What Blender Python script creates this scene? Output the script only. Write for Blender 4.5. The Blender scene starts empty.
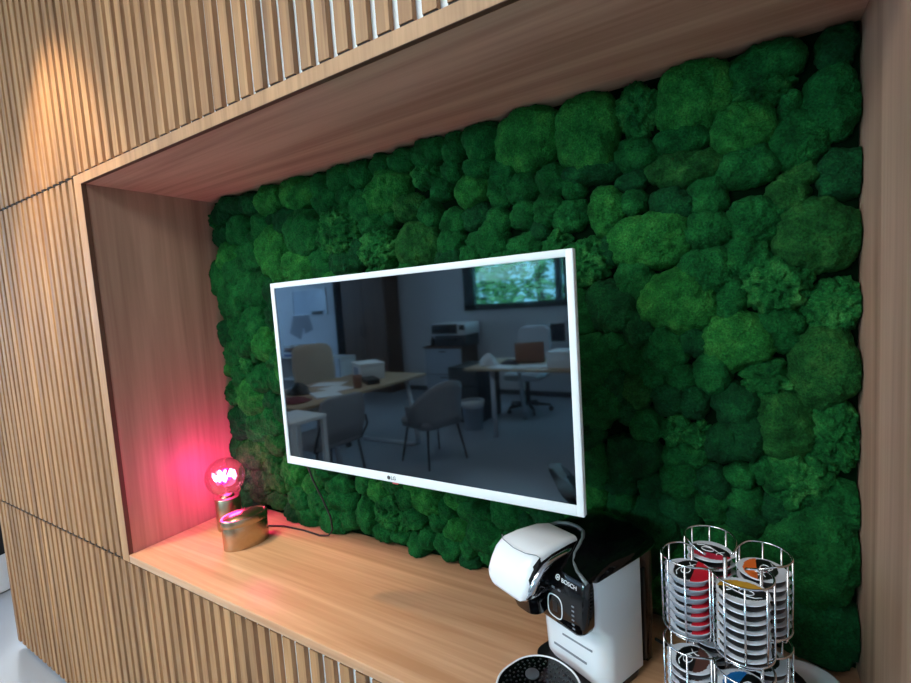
import bpy, bmesh, math, random
from mathutils import Vector, Matrix, noise

R = math.radians
PI = math.pi
SC = bpy.context.scene
COL = SC.collection

# ------------------------------------------------------------------ camera
camd = bpy.data.cameras.new('camera')
cam = bpy.data.objects.new('camera', camd)
COL.objects.link(cam)
camd.sensor_width = 36.0
camd.lens = 473.307 * 36.0 / 911.0
camd.clip_start = 0.02
def cam_axes(a, b, c):
    fwd = Vector((-math.sin(a) * math.cos(b), math.cos(a) * math.cos(b), math.sin(b)))
    r0 = Vector((math.cos(a), math.sin(a), 0)); u0 = r0.cross(fwd)
    return math.cos(c) * r0 + math.sin(c) * u0, -math.sin(c) * r0 + math.cos(c) * u0, fwd
_r, _u, _f = cam_axes(0.5557, -0.0844, -0.0662)
cam.matrix_world = Matrix(((_r.x, _u.x, -_f.x, 1.6461), (_r.y, _u.y, -_f.y, -0.6476), (_r.z, _u.z, -_f.z, 0.7179), (0, 0, 0, 1)))
SC.camera = cam

# ------------------------------------------------------------------ light and exposure
SC.view_settings.view_transform = 'Standard'
SC.view_settings.look = 'None'
SC.view_settings.gamma = 1.0
SC.view_settings.use_curve_mapping = False
SC.view_settings.exposure = -0.10

W = bpy.data.worlds.new('sky'); SC.world = W; W.use_nodes = True
_bg = W.node_tree.nodes['Background']
_bg.inputs[0].default_value = (0.62, 0.85, 1.0, 1)
_bg.inputs[1].default_value = 13.0

def area(name, loc, target, sx, sy, power, col):
    l = bpy.data.lights.new(name, 'AREA'); l.shape = 'RECTANGLE'; l.size = sx; l.size_y = sy
    l.energy = power; l.color = col
    o = bpy.data.objects.new(name, l); COL.objects.link(o); o.location = loc
    d = Vector(target) - Vector(loc)
    o.rotation_euler = d.to_track_quat('-Z', 'Y').to_euler()
    return o
# daylight coming in through the upper half of the long office window
area('window_daylight', (-0.75, -5.42, 1.60), (0.6, 0.0, 0.6), 2.7, 0.5, 105, (0.78, 0.90, 1.0))
# ceiling panels of the office
area('ceiling_panel_light', (0.45, -1.8, 1.93), (0.45, -1.8, 0), 1.2, 1.2, 64, (1.0, 0.97, 0.93))
area('ceiling_panel_light', (-1.7, -2.6, 1.93), (-1.7, -2.6, 0), 1.2, 1.2, 34, (1.0, 0.97, 0.93))
# added blue fill with no window behind it, brightening the whiteboard wall
area('whiteboard_wall_fill', (-7.4, -3.2, 1.2), (-5.4, -5.5, 0.8), 1.2, 1.4, 240, (0.45, 0.72, 1.0))
# sun on the garden behind the office
_sn = bpy.data.lights.new('sun', 'SUN'); _sn.energy = 22.0; _sn.angle = R(0.6); _sn.color = (1.0, 0.97, 0.9)
_sno = bpy.data.objects.new('sun', _sn); COL.objects.link(_sno); _sno.rotation_euler = (R(-42), 0, R(20))
# daylight in the passage past the end of the slatted wall
area('passage_daylight', (-4.5, 1.6, 1.9), (-3.0, 0.4, -0.7), 2.0, 2.0, 300, (0.85, 0.93, 1.0))
# warm recessed spot above the slats
_s = bpy.data.lights.new('recessed_spot', 'SPOT'); _s.energy = 120; _s.color = (1.0, 0.78, 0.50)
_s.spot_size = R(72); _s.spot_blend = 0.6; _s.shadow_soft_size = 0.03
_so = bpy.data.objects.new('recessed_spot', _s); COL.objects.link(_so); _so.location = (-0.10, -0.25, 1.94)

# ------------------------------------------------------------------ helpers
def lin(c):
    c /= 255.0
    return c / 12.92 if c <= 0.04045 else ((c + 0.055) / 1.055) ** 2.4
def rgb(r, g, b): return (lin(r), lin(g), lin(b), 1.0)

def pmat(name, col, rough=0.5, metal=0.0, **kw):
    m = bpy.data.materials.new(name); m.use_nodes = True
    b = m.node_tree.nodes['Principled BSDF']
    b.inputs['Base Color'].default_value = col
    b.inputs['Roughness'].default_value = rough
    b.inputs['Metallic'].default_value = metal
    for k, v in kw.items(): b.inputs[k.replace('_', ' ')].default_value = v
    return m
def nd(m, t, **kw):
    n = m.node_tree.nodes.new(t)
    for k, v in kw.items(): setattr(n, k, v)
    return n
def lk(m, a, b): m.node_tree.links.new(a, b)

def speckle(name, col, rough=0.5, amt=0.08, scale=40, bump=0.0, metal=0.0, **kw):
    """plain paint / plastic / cloth with a faint procedural unevenness"""
    m = pmat(name, col, rough, metal, **kw)
    b = m.node_tree.nodes['Principled BSDF']
    tc = nd(m, 'ShaderNodeTexCoord'); no = nd(m, 'ShaderNodeTexNoise')
    no.inputs['Scale'].default_value = scale; no.inputs['Detail'].default_value = 4
    lk(m, tc.outputs['Object'], no.inputs['Vector'])
    mx = nd(m, 'ShaderNodeMix', data_type='RGBA')
    mx.inputs['A'].default_value = tuple(c * (1 - amt) for c in col[:3]) + (1,)
    mx.inputs['B'].default_value = tuple(min(1, c * (1 + amt)) for c in col[:3]) + (1,)
    lk(m, no.outputs['Fac'], mx.inputs['Factor']); lk(m, mx.outputs['Result'], b.inputs['Base Color'])
    if bump:
        bp = nd(m, 'ShaderNodeBump'); bp.inputs['Strength'].default_value = bump; bp.inputs['Distance'].default_value = 0.002
        lk(m, no.outputs['Fac'], bp.inputs['Height']); lk(m, bp.outputs['Normal'], b.inputs['Normal'])
    return m

def wood(name, c_light, c_dark, along='x', rough=0.5, scale=1.0, pitch=None, contrast=1.0, spec=0.5):
    m = pmat(name, c_light, rough)
    b = m.node_tree.nodes['Principled BSDF']
    b.inputs['Specular IOR Level'].default_value = spec
    tc = nd(m, 'ShaderNodeTexCoord')
    sep = nd(m, 'ShaderNodeSeparateXYZ'); lk(m, tc.outputs['Object'], sep.inputs[0])
    vec = tc.outputs['Object']
    rnd = None
    if pitch:
        dv = nd(m, 'ShaderNodeMath', operation='DIVIDE'); dv.inputs[1].default_value = pitch
        lk(m, sep.outputs['X'], dv.inputs[0])
        fl = nd(m, 'ShaderNodeMath', operation='FLOOR'); lk(m, dv.outputs[0], fl.inputs[0])
        wn = nd(m, 'ShaderNodeTexWhiteNoise', noise_dimensions='1D'); lk(m, fl.outputs[0], wn.inputs['W'])
        rnd = wn.outputs['Value']
        ad = nd(m, 'ShaderNodeMath', operation='MULTIPLY_ADD'); ad.inputs[1].default_value = 7.0
        lk(m, rnd, ad.inputs[0]); lk(m, sep.outputs['Z'], ad.inputs[2])
        cb = nd(m, 'ShaderNodeCombineXYZ'); lk(m, sep.outputs['X'], cb.inputs[0]); lk(m, sep.outputs['Y'], cb.inputs[1]); lk(m, ad.outputs[0], cb.inputs[2])
        vec = cb.outputs[0]
    mp = nd(m, 'ShaderNodeMapping'); lk(m, vec, mp.inputs['Vector'])
    s_long, s_cross = 1.1 * scale, 16 * scale
    mp.inputs['Scale'].default_value = {'x': (s_long, s_cross, s_cross), 'y': (s_cross, s_long, s_cross), 'z': (s_cross, s_cross, s_long)}[along]
    n1 = nd(m, 'ShaderNodeTexNoise'); n1.inputs['Scale'].default_value = 1.0; n1.inputs['Detail'].default_value = 6; n1.inputs['Distortion'].default_value = 1.2
    lk(m, mp.outputs[0], n1.inputs['Vector'])
    mp2 = nd(m, 'ShaderNodeMapping'); lk(m, vec, mp2.inputs['Vector'])
    k = 9 * scale
    mp2.inputs['Scale'].default_value = {'x': (k * 0.5, k * 18, k * 18), 'y': (k * 18, k * 0.5, k * 18), 'z': (k * 18, k * 18, k * 0.5)}[along]
    n2 = nd(m, 'ShaderNodeTexNoise'); n2.inputs['Scale'].default_value = 1.0; n2.inputs['Detail'].default_value = 3
    lk(m, mp2.outputs[0], n2.inputs['Vector'])
    mix = nd(m, 'ShaderNodeMath', operation='MULTIPLY_ADD'); mix.inputs[1].default_value = 0.35
    lk(m, n2.outputs['Fac'], mix.inputs[0]); lk(m, n1.outputs['Fac'], mix.inputs[2])
    rp = nd(m, 'ShaderNodeValToRGB')
    mid = 0.67; hw = 0.22 / contrast
    rp.color_ramp.elements[0].position = max(0, mid - hw); rp.color_ramp.elements[0].color = c_dark
    rp.color_ramp.elements[1].position = min(1, mid + hw); rp.color_ramp.elements[1].color = c_light
    lk(m, mix.outputs[0], rp.inputs['Fac'])
    out = rp.outputs['Color']
    if rnd is not None:
        hs = nd(m, 'ShaderNodeHueSaturation')
        mr = nd(m, 'ShaderNodeMapRange'); mr.inputs['To Min'].default_value = 0.82; mr.inputs['To Max'].default_value = 1.15
        lk(m, rnd, mr.inputs['Value']); lk(m, mr.outputs[0], hs.inputs['Value']); lk(m, out, hs.inputs['Color'])
        out = hs.outputs['Color']
    lk(m, out, b.inputs['Base Color'])
    bp = nd(m, 'ShaderNodeBump'); bp.inputs['Strength'].default_value = 0.12; bp.inputs['Distance'].default_value = 0.001
    lk(m, n2.outputs['Fac'], bp.inputs['Height']); lk(m, bp.outputs['Normal'], b.inputs['Normal'])
    return m

class MB:
    """collects shapes, then links them as one mesh object"""
    def __init__(s): s.v = []; s.f = []; s.mi = []; s.sm = []
    def add(s, verts, faces, mi=0, smooth=False, M=None):
        o = len(s.v)
        s.v += [tuple(M @ Vector(p)) if M is not None else tuple(p) for p in verts]
        s.f += [tuple(i + o for i in f) for f in faces]
        s.mi += [mi] * len(faces); s.sm += [smooth] * len(faces)
        return s
    def box(s, x0, x1, y0, y1, z0, z1, mi=0, bev=0.0, M=None, seg=2):
        if bev <= 0:
            v = [(x0, y0, z0), (x1, y0, z0), (x1, y1, z0), (x0, y1, z0), (x0, y0, z1), (x1, y0, z1), (x1, y1, z1), (x0, y1, z1)]
            f = [(0, 3, 2, 1), (4, 5, 6, 7), (0, 1, 5, 4), (1, 2, 6, 5), (2, 3, 7, 6), (3, 0, 4, 7)]
            return s.add(v, f, mi, False, M)
        bm = bmesh.new(); bmesh.ops.create_cube(bm, size=1.0)
        for p in bm.verts:
            p.co = ((x0 + x1) / 2 + p.co.x * (x1 - x0), (y0 + y1) / 2 + p.co.y * (y1 - y0), (z0 + z1) / 2 + p.co.z * (z1 - z0))
        bmesh.ops.bevel(bm, geom=bm.edges[:], offset=bev, segments=seg, profile=0.5, affect='EDGES')
        bm.verts.ensure_lookup_table()
        s.add([p.co.copy() for p in bm.verts], [[q.index for q in f.verts] for f in bm.faces], mi, True, M)
        bm.free(); return s
    def tube(s, pts, rad, n=10, mi=0, closed=False, M=None, smooth=True):
        P = [Vector(p) for p in pts]; k = len(P)
        rads = rad if isinstance(rad, (list, tuple)) else [rad] * k
        tg = []
        for i in range(k):
            a = P[(i - 1) % k] if (closed or i > 0) else P[i]
            b = P[(i + 1) % k] if (closed or i < k - 1) else P[i]
            tg.append((b - a).normalized())
        up = Vector((0, 0, 1)) if abs(tg[0].z) < 0.9 else Vector((1, 0, 0))
        nr = (up - tg[0] * up.dot(tg[0])).normalized()
        v = []; f = []
        for i in range(k):
            nr = (nr - tg[i] * nr.dot(tg[i])).normalized(); bi = tg[i].cross(nr)
            for j in range(n):
                a = 2 * PI * j / n
                v.append(P[i] + rads[i] * (math.cos(a) * nr + math.sin(a) * bi))
        m = k if closed else k - 1
        for i in range(m):
            for j in range(n):
                f.append((i * n + j, i * n + (j + 1) % n, ((i + 1) % k) * n + (j + 1) % n, ((i + 1) % k) * n + j))
        if not closed:
            f.append(tuple(reversed(range(n)))); f.append(tuple(range((k - 1) * n, k * n)))
        return s.add(v, f, mi, smooth, M)
    def lathe(s, prof, n=32, mi=0, M=None, smooth=True, sx=1.0, sy=1.0):
        v = []; f = []
        for (r, z) in prof:
            for j in range(n):
                a = 2 * PI * j / n; v.append((r * sx * math.cos(a), r * sy * math.sin(a), z))
        for i in range(len(prof) - 1):
            for j in range(n):
                f.append((i * n + j, i * n + (j + 1) % n, (i + 1) * n + (j + 1) % n, (i + 1) * n + j))
        if prof[0][0] > 1e-6: f.append(tuple(reversed(range(n))))
        if prof[-1][0] > 1e-6: f.append(tuple(range((len(prof) - 1) * n, len(prof) * n)))
        return s.add(v, f, mi, smooth, M)
    def loft(s, rings, mi=0, cap=True, M=None, smooth=True):
        n = len(rings[0]); v = [p for r in rings for p in r]; f = []
        for i in range(len(rings) - 1):
            for j in range(n):
                f.append((i * n + j, i * n + (j + 1) % n, (i + 1) * n + (j + 1) % n, (i + 1) * n + j))
        if cap: f.append(tuple(reversed(range(n)))); f.append(tuple(range((len(rings) - 1) * n, len(rings) * n)))
        return s.add(v, f, mi, smooth, M)
    def build(s, name, mats, parent=None, auto=None, loc=None):
        me = bpy.data.meshes.new(name); me.from_pydata(s.v, [], s.f)
        for m in (mats if isinstance(mats, (list, tuple)) else [mats]): me.materials.append(m)
        me.polygons.foreach_set('material_index', s.mi); me.polygons.foreach_set('use_smooth', s.sm)
        me.update()
        bm = bmesh.new(); bm.from_mesh(me); bmesh.ops.recalc_face_normals(bm, faces=bm.faces[:]); bm.to_mesh(me); bm.free()
        if auto is not None: me.set_sharp_from_angle(angle=R(auto))
        o = bpy.data.objects.new(name, me); COL.objects.link(o)
        if parent is not None: o.parent = parent
        if loc is not None: o.location = loc
        return o

def rrect(x0, x1, y0, y1, z, r, n=6, rr=None):
    """rounded rectangle ring; rr = per-corner radii (x0y0, x1y0, x1y1, x0y1)"""
    rs = rr or (r, r, r, r); pts = []
    for (cx, cy, a0, q) in ((x0, y0, 180, rs[0]), (x1, y0, 270, rs[1]), (x1, y1, 0, rs[2]), (x0, y1, 90, rs[3])):
        ox = cx + (q if cx == x0 else -q); oy = cy + (q if cy == y0 else -q)
        for i in range(n + 1):
            a = R(a0 + 90 * i / n); pts.append((ox + q * math.cos(a), oy + q * math.sin(a), z))
    return pts

def thing(name, label, cat, loc=(0, 0, 0), rz=0.0, group=None):
    o = bpy.data.objects.new(name, None); o.empty_display_size = 0.05; COL.objects.link(o)
    o.location = loc; o.rotation_euler = (0, 0, rz)
    return tag(o, label, cat, group)
def tag(o, label, cat, group=None, kind=None):
    o['label'] = label; o['category'] = cat
    if group: o['group'] = group
    if kind: o['kind'] = kind
    return o
def struct(o): o['kind'] = 'structure'; return o
def copy_tree(o, parent=None):
    c = o.copy(); COL.objects.link(c)
    if parent is not None: c.parent = parent
    for ch in [k for k in o.children]: copy_tree(ch, c)
    return c
def text(name, body, size, mat, parent, M, extrude=0.0002, align='CENTER'):
    cu = bpy.data.curves.new(name, 'FONT'); cu.body = body; cu.size = size; cu.extrude = extrude
    cu.align_x = align; cu.align_y = 'CENTER'; cu.materials.append(mat)
    o = bpy.data.objects.new(name + '_outline', cu); COL.objects.link(o)
    bpy.context.view_layer.update()
    me = bpy.data.meshes.new_from_object(o.evaluated_get(bpy.context.evaluated_depsgraph_get()))
    bpy.data.objects.remove(o); me.name = name
    o = bpy.data.objects.new(name, me); COL.objects.link(o); o.parent = parent; o.matrix_local = M
    return o

# ------------------------------------------------------------------ materials
M_SLAT = wood('slat_oak', rgb(184, 138, 94), rgb(132, 91, 58), 'z', 0.55, 1.0, pitch=0.046, contrast=1.0)
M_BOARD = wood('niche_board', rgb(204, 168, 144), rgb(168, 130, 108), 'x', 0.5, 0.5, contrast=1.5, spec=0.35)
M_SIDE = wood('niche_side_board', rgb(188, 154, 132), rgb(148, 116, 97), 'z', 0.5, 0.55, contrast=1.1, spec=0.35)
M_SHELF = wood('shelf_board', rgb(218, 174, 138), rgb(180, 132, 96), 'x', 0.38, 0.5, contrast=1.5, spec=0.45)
M_EDGE = wood('edge_band', rgb(192, 146, 104), rgb(156, 114, 78), 'z', 0.5, 1.4, contrast=0.9)
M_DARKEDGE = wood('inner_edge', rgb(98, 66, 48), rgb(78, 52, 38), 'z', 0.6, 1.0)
M_WHITEBACK = speckle('white_backing', rgb(244, 245, 248), 0.6, 0.02)
M_PAINT = speckle('wall_paint', rgb(214, 216, 222), 0.8, 0.03, 3)
M_PAINTB = speckle('pale_blue_paint', rgb(196, 210, 230), 0.8, 0.03, 3)
M_CEIL = speckle('ceiling_paint', rgb(232, 232, 230), 0.85, 0.02, 3)
M_FLOOR = speckle('floor_resin', rgb(150, 156, 166), 0.35, 0.06, 2.5)

NW, NH, ND = 1.809, 1.1312, 0.41       # niche width, height, depth
FZ, CZ = -0.7272, 1.95                 # floor and ceiling
XE = -1.2246                           # end of the slatted wall
RX = 3.6                               # right end of the room
LX, BY = -7.6, -5.55                   # left wall, back wall

# ------------------------------------------------------------------ the room
struct(MB().box(LX, RX, BY - 0.1, 3.2, FZ - 0.1, FZ).build('floor', M_FLOOR))
struct(MB().box(LX, RX, BY - 0.1, 3.2, CZ, CZ + 0.1).build('ceiling', M_CEIL))
# back wall of the office with its long high window
WX0, WX1, WZ0, WZ1 = -2.10, 0.95, 0.56, 1.86
b = MB()
b.box(LX, WX0, BY - 0.1, BY, FZ, CZ).box(WX1, RX, BY - 0.1, BY, FZ, CZ)
b.box(WX0, WX1, BY - 0.1, BY, FZ, WZ0).box(WX0, WX1, BY - 0.1, BY, WZ1, CZ)
struct(b.build('wall_back', M_PAINT))
struct(MB().box(LX - 0.1, LX, BY, 3.2, FZ, CZ).build('wall_left', M_PAINTB))
struct(MB().box(RX, RX + 0.1, BY, 3.2, FZ, CZ).build('wall_right', M_PAINT))
struct(MB().box(LX, RX, 3.2, 3.3, FZ, CZ).build('wall_passage', M_PAINT))
struct(MB().box(LX, RX, BY, BY + 0.015, FZ, FZ + 0.07).build('baseboard_back', pmat('dark_skirting', rgb(60, 62, 68), 0.6)))
M_WINF = pmat('window_frame_paint', rgb(38, 56, 64), 0.45)
b = MB(); fw = 0.09
b.box(WX0, WX1, BY - 0.06, BY + 0.03, WZ0, WZ0 + fw).box(WX0, WX1, BY - 0.06, BY + 0.03, WZ1 - fw, WZ1)
b.box(WX0, WX0 + 0.18, BY - 0.06, BY + 0.03, WZ0, WZ1).box(WX1 - fw, WX1, BY - 0.06, BY + 0.03, WZ0, WZ1)
b.box(-0.62, -0.54, BY - 0.06, BY + 0.035, WZ0, WZ1).box(-0.50, -0.46, BY - 0.05, BY + 0.02, WZ0, WZ1)
win = struct(b.build('window_1', M_WINF))
gm = bpy.data.materials.new('window_glass'); gm.use_nodes = True
_n = gm.node_tree.nodes; _n.clear()
_o = nd(gm, 'ShaderNodeOutputMaterial'); _t = nd(gm, 'ShaderNodeBsdfTransparent'); _g = nd(gm, 'ShaderNodeBsdfGlossy'); _g.inputs['Roughness'].default_value = 0.02
_t.inputs['Color'].default_value = (0.72, 0.97, 1.0, 1)
_x = nd(gm, 'ShaderNodeMixShader'); _x.inputs[0].default_value = 0.06
lk(gm, _t.outputs[0], _x.inputs[1]); lk(gm, _g.outputs[0], _x.inputs[2]); lk(gm, _x.outputs[0], _o.inputs['Surface'])
MB().box(WX0, WX1, BY - 0.025, BY - 0.019, WZ0 + 0.01, WZ1 - 0.01).build('pane', gm, win)

# slatted front wall: thin oak slats on a white backing board
P, SWD, SDP = 0.046, 0.027, 0.012
M_SHADE_SEAM = pmat('end_shade_and_seam', rgb(40, 30, 26), 0.8)  # painted shade at the slat ends; also the dark strips in the left seams
def slat_panel(name, x0, x1, z0, z1, first, top_shade=0.0, bot_shade=0.0):
    b = MB(); k = 0
    x = first
    while x > x0: x -= P
    while x + SWD < x1:
        if x >= x0 - 1e-4:
            b.box(x, x + SWD, 0.0, SDP, z0, z1)
            if top_shade: b.box(x, x + SWD, 0.0022, SDP, z1, z1 + top_shade, mi=2)  # dark block drawn in as the shade at the slat end
            if bot_shade: b.box(x, x + SWD, 0.0022, SDP, z0 - bot_shade, z0, mi=2)
        x += P
    b.box(x0 - 0.004, x1 + 0.004, SDP, SDP + 0.018, z0 - bot_shade, z1 + top_shade, mi=1)
    return struct(b.build(name, [M_SLAT, M_WHITEBACK, M_SHADE_SEAM]))
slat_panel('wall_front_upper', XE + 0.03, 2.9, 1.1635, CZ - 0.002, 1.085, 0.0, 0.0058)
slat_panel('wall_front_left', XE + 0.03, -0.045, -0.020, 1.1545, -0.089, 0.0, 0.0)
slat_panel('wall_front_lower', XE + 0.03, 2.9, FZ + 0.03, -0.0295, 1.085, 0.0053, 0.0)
slat_panel('wall_front_right', NW + 0.047, 2.9, -0.018, 1.156, NW + 0.062)
struct(MB().box(XE + 0.031, -0.0435, 0.004, 0.0305, -0.0240, -0.0205).box(XE + 0.031, -0.0435, 0.004, 0.0305, 1.1550, 1.1576).build('trim_9', M_SHADE_SEAM))
struct(MB().box(XE, XE + 0.029, 0.0, 0.45, FZ + 0.03, CZ).build('trim_1', M_SLAT))
struct(MB().box(XE + 0.04, 2.9, 0.03, 0.06, FZ, FZ + 0.05).build('baseboard_front', pmat('plinth', rgb(60, 56, 54), 0.7)))
struct(MB().box(XE + 0.03, 2.9, 0.44, 0.46, FZ, CZ).build('wall_behind_niche', M_PAINT))
# frame edges of the niche and its lining boards
b = MB().box(-0.043, NW + 0.043, -0.002, 0.0118, NH, NH + 0.0265)
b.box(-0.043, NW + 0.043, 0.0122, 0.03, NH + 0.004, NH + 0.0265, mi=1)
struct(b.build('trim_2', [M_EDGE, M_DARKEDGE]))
struct(MB().box(-0.043, 0.0, -0.002, 0.0118, -0.0238, NH).build('trim_3', [M_EDGE]))
struct(MB().box(NW, NW + 0.043, -0.002, 0.0118, -0.0, NH).build('trim_4', [M_EDGE]))
struct(MB().box(0.0, NW, 0.012, 0.43, NH + 0.0005, NH + 0.022).build('trim_5', M_BOARD))
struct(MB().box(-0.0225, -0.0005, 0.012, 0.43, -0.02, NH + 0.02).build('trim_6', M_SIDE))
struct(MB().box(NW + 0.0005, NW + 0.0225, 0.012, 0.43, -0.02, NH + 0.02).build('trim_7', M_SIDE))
# dark edge strip just inside the frame opening
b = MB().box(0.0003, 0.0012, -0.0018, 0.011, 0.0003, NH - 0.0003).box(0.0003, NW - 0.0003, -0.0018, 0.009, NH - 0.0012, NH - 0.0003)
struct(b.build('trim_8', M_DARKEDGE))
sh = MB().box(0.0012, NW, -0.002, 0.43, -0.024, 0.0, bev=0.0012).build('niche_shelf', M_SHELF)
tag(sh, 'long oak-look shelf board along the bottom of the niche, under the lamp and coffee machine', 'shelf')

# ------------------------------------------------------------------ moss picture
def moss_mat(name, c1, c2, c3, pits=0.0):
    m = pmat(name, c1, 0.95)
    b = m.node_tree.nodes['Principled BSDF']; b.inputs['Specular IOR Level'].default_value = 0.12
    b.inputs['Sheen Weight'].default_value = 0.15; b.inputs['Sheen Tint'].default_value = c2; b.inputs['Sheen Roughness'].default_value = 0.6
    tc = nd(m, 'ShaderNodeTexCoord')
    n1 = nd(m, 'ShaderNodeTexNoise'); n1.inputs['Scale'].default_value = 26; n1.inputs['Detail'].default_value = 5; n1.inputs['Roughness'].default_value = 0.65
    n2 = nd(m, 'ShaderNodeTexNoise'); n2.inputs['Scale'].default_value = 270; n2.inputs['Detail'].default_value = 3; n2.inputs['Roughness'].default_value = 0.7
    vo = nd(m, 'ShaderNodeTexVoronoi'); vo.inputs['Scale'].default_value = 190
    for n in (n1, n2, vo): lk(m, tc.outputs['Object'], n.inputs['Vector'])
    rp = nd(m, 'ShaderNodeValToRGB'); e = rp.color_ramp.elements
    e[0].position = 0.34; e[0].color = c1; e[1].position = 0.72; e[1].color = c3
    q = rp.color_ramp.elements.new(0.52); q.color = c2
    lk(m, n1.outputs['Fac'], rp.inputs['Fac'])
    mr = nd(m, 'ShaderNodeMapRange'); mr.inputs['From Min'].default_value = 0.3; mr.inputs['From Max'].default_value = 0.7
    mr.inputs['To Min'].default_value = 0.45; mr.inputs['To Max'].default_value = 1.6
    lk(m, n2.outputs['Fac'], mr.inputs['Value'])
    mu = nd(m, 'ShaderNodeMix', data_type='RGBA', blend_type='MULTIPLY'); mu.inputs['Factor'].default_value = 1.0
    lk(m, rp.outputs['Color'], mu.inputs['A']); lk(m, mr.outputs[0], mu.inputs['B'])
    lk(m, mu.outputs['Result'], b.inputs['Base Color'])
    ad = nd(m, 'ShaderNodeMath', operation='MULTIPLY_ADD'); ad.inputs[1].default_value = 0.6
    lk(m, vo.outputs['Distance'], ad.inputs[0]); lk(m, n2.outputs['Fac'], ad.inputs[2])
    bp = nd(m, 'ShaderNodeBump'); bp.inputs['Strength'].default_value = 0.75; bp.inputs['Distance'].default_value = 0.004
    lk(m, ad.outputs[0], bp.inputs['Height']); lk(m, bp.outputs['Normal'], b.inputs['Normal'])
    return m
MOSS = {
    'd': moss_mat('moss_deep', rgb(5, 42, 20), rgb(9, 58, 28), rgb(18, 78, 38)),
    'm': moss_mat('moss_mid', rgb(7, 53, 21), rgb(14, 75, 33), rgb(30, 97, 44)),
    'b': moss_mat('moss_bright', rgb(14, 66, 24), rgb(27, 92, 37), rgb(50, 114, 48)),
    'c': moss_mat('moss_crinkled', rgb(6, 48, 20), rgb(20, 84, 37), rgb(56, 120, 58)),
    'o': moss_mat('moss_olive', rgb(11, 52, 20), rgb(23, 74, 31), rgb(46, 94, 42)),
}
MOSS_TABLE = "1741 211 69 90 m;327 911 70 85 b;92 782 80 73 m;483 956 83 70 m;620 947 80 66 c;129 422 75 69 b;129 221 89 57 o;1359 1051 63 79 b;1754 67 73 63 d;161 314 78 59 m;1227 1071 73 62 b;69 327 69 64 d;905 871 71 60 o;776 878 65 63 c;1480 813 74 55 b;1563 1074 62 66 b;1530 690 67 59 b;442 858 73 54 b;812 1026 71 55 b;191 796 71 54 m;129 872 73 52 m;185 691 67 55 m;317 176 51 70 b;234 612 61 59 b;1749 790 60 59 o;461 1082 68 52 b;131 626 65 54 m;1760 556 52 67 o;232 341 62 54 m;742 105 61 52 c;84 922 61 50 b;194 493 63 47 m;145 1008 59 50 m;1629 611 57 51 b;216 915 53 54 m;157 126 66 43 o;330 1086 60 47 b;1702 449 43 65 o;436 84 57 48 m;86 688 45 61 m;251 262 62 44 o;241 132 58 45 o;542 861 50 52 m;1691 710 53 48 c;638 852 65 38 d;724 1004 50 49 m;1718 350 45 54 c;339 81 56 43 m;1773 438 37 63 c;55 1002 55 42 d;1578 744 49 46 m;403 1012 58 39 d;126 65 63 35 o;219 183 53 42 o;1642 997 51 43 b;1769 1009 37 59 m;1113 1094 48 45 m;870 166 55 39 b;1109 857 51 41 m;1458 1075 41 51 c;75 496 50 42 m;1051 103 47 43 m;1122 178 44 46 m;133 1099 62 33 d;639 82 37 54 m;1775 306 41 49 m;1676 1096 54 37 m;73 1081 48 41 d;224 1091 49 39 d;578 1042 48 40 m;542 109 53 36 m;1546 947 59 32 o;1771 668 44 44 c;463 188 51 37 m;644 1094 50 37 m;1721 957 38 49 m;1077 983 45 41 b;278 1010 45 41 m;1660 830 44 41 m;1156 985 34 52 m;277 567 40 45 m;522 157 54 33 m;1396 886 36 50 b;1502 590 39 46 m;1447 737 39 45 m;696 166 43 40 b;958 1101 51 34 m;1649 926 49 34 m;1024 162 46 36 m;694 880 40 41 d;881 976 44 37 o;1449 361 39 42 d;209 51 51 31 o;1640 425 36 43 d;933 47 44 36 m;1694 633 36 43 m;823 111 43 36 m;727 1093 41 37 m;1642 762 40 38 m;1085 919 44 34 d;1581 820 41 37 m;1517 258 39 38 d;1455 990 43 34 m;751 949 45 33 m;1625 483 38 38 d;1409 360 34 43 d;1365 969 57 25 d;570 56 43 33 m;1206 832 43 33 m;1671 540 38 37 c;874 1097 43 33 m;1005 863 39 36 m;1787 890 35 40 d;1454 636 34 40 d;1669 1057 47 29 c;635 187 33 41 m;241 832 46 29 m;405 139 39 34 b;1541 999 45 29 m;1582 323 33 39 d;949 947 36 36 m;1319 888 39 34 m;1520 880 39 33 d;799 165 36 36 m;1207 966 40 32 m;1694 285 34 37 d;1519 319 36 35 m;1620 685 26 48 m;1018 918 38 33 m;1586 884 35 36 m;1603 402 32 38 d;667 1040 41 30 m;553 1095 39 32 m;1037 1098 33 37 m;944 1046 43 29 c;1404 302 34 36 d;1266 908 32 38 m;1586 546 30 41 m;1636 257 34 36 d;1433 573 32 37 m;965 97 37 32 b;1280 972 35 34 m;1532 371 41 28 m;1098 1037 38 30 m;1579 273 33 34 m;1398 514 27 42 d;1210 904 36 31 m;1505 492 33 33 d;1460 428 32 34 m;1710 869 30 36 o;1444 502 31 34 o;799 1103 36 29 m;833 200 44 23 b;1638 293 31 32 m;697 32 40 25 m;231 979 40 25 m;1143 900 30 32 m;1001 63 28 35 m;1515 426 30 32 c;935 150 29 33 m;1058 828 33 28 m;990 1002 35 27 m;1552 481 28 32 d;1472 299 32 28 d;1557 609 28 31 d;1286 832 31 28 c;869 53 28 31 m;1024 1041 30 28 m;1778 1095 27 31 d;1476 540 28 28 m;903 109 30 26 m;967 187 28 27 b;815 952 32 21 m;766 40 38 18 m;1328 948 25 27 m;1675 361 25 28 m;1398 804 24 29 d;1631 343 26 25 m;1530 531 24 27 m;1449 938 33 19 d;1058 47 26 24 m;1450 894 25 23 m;1728 898 27 21 o;1714 1015 19 24 m;1184 200 21 20 b"
rng = random.Random(7)
cush = []
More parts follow.
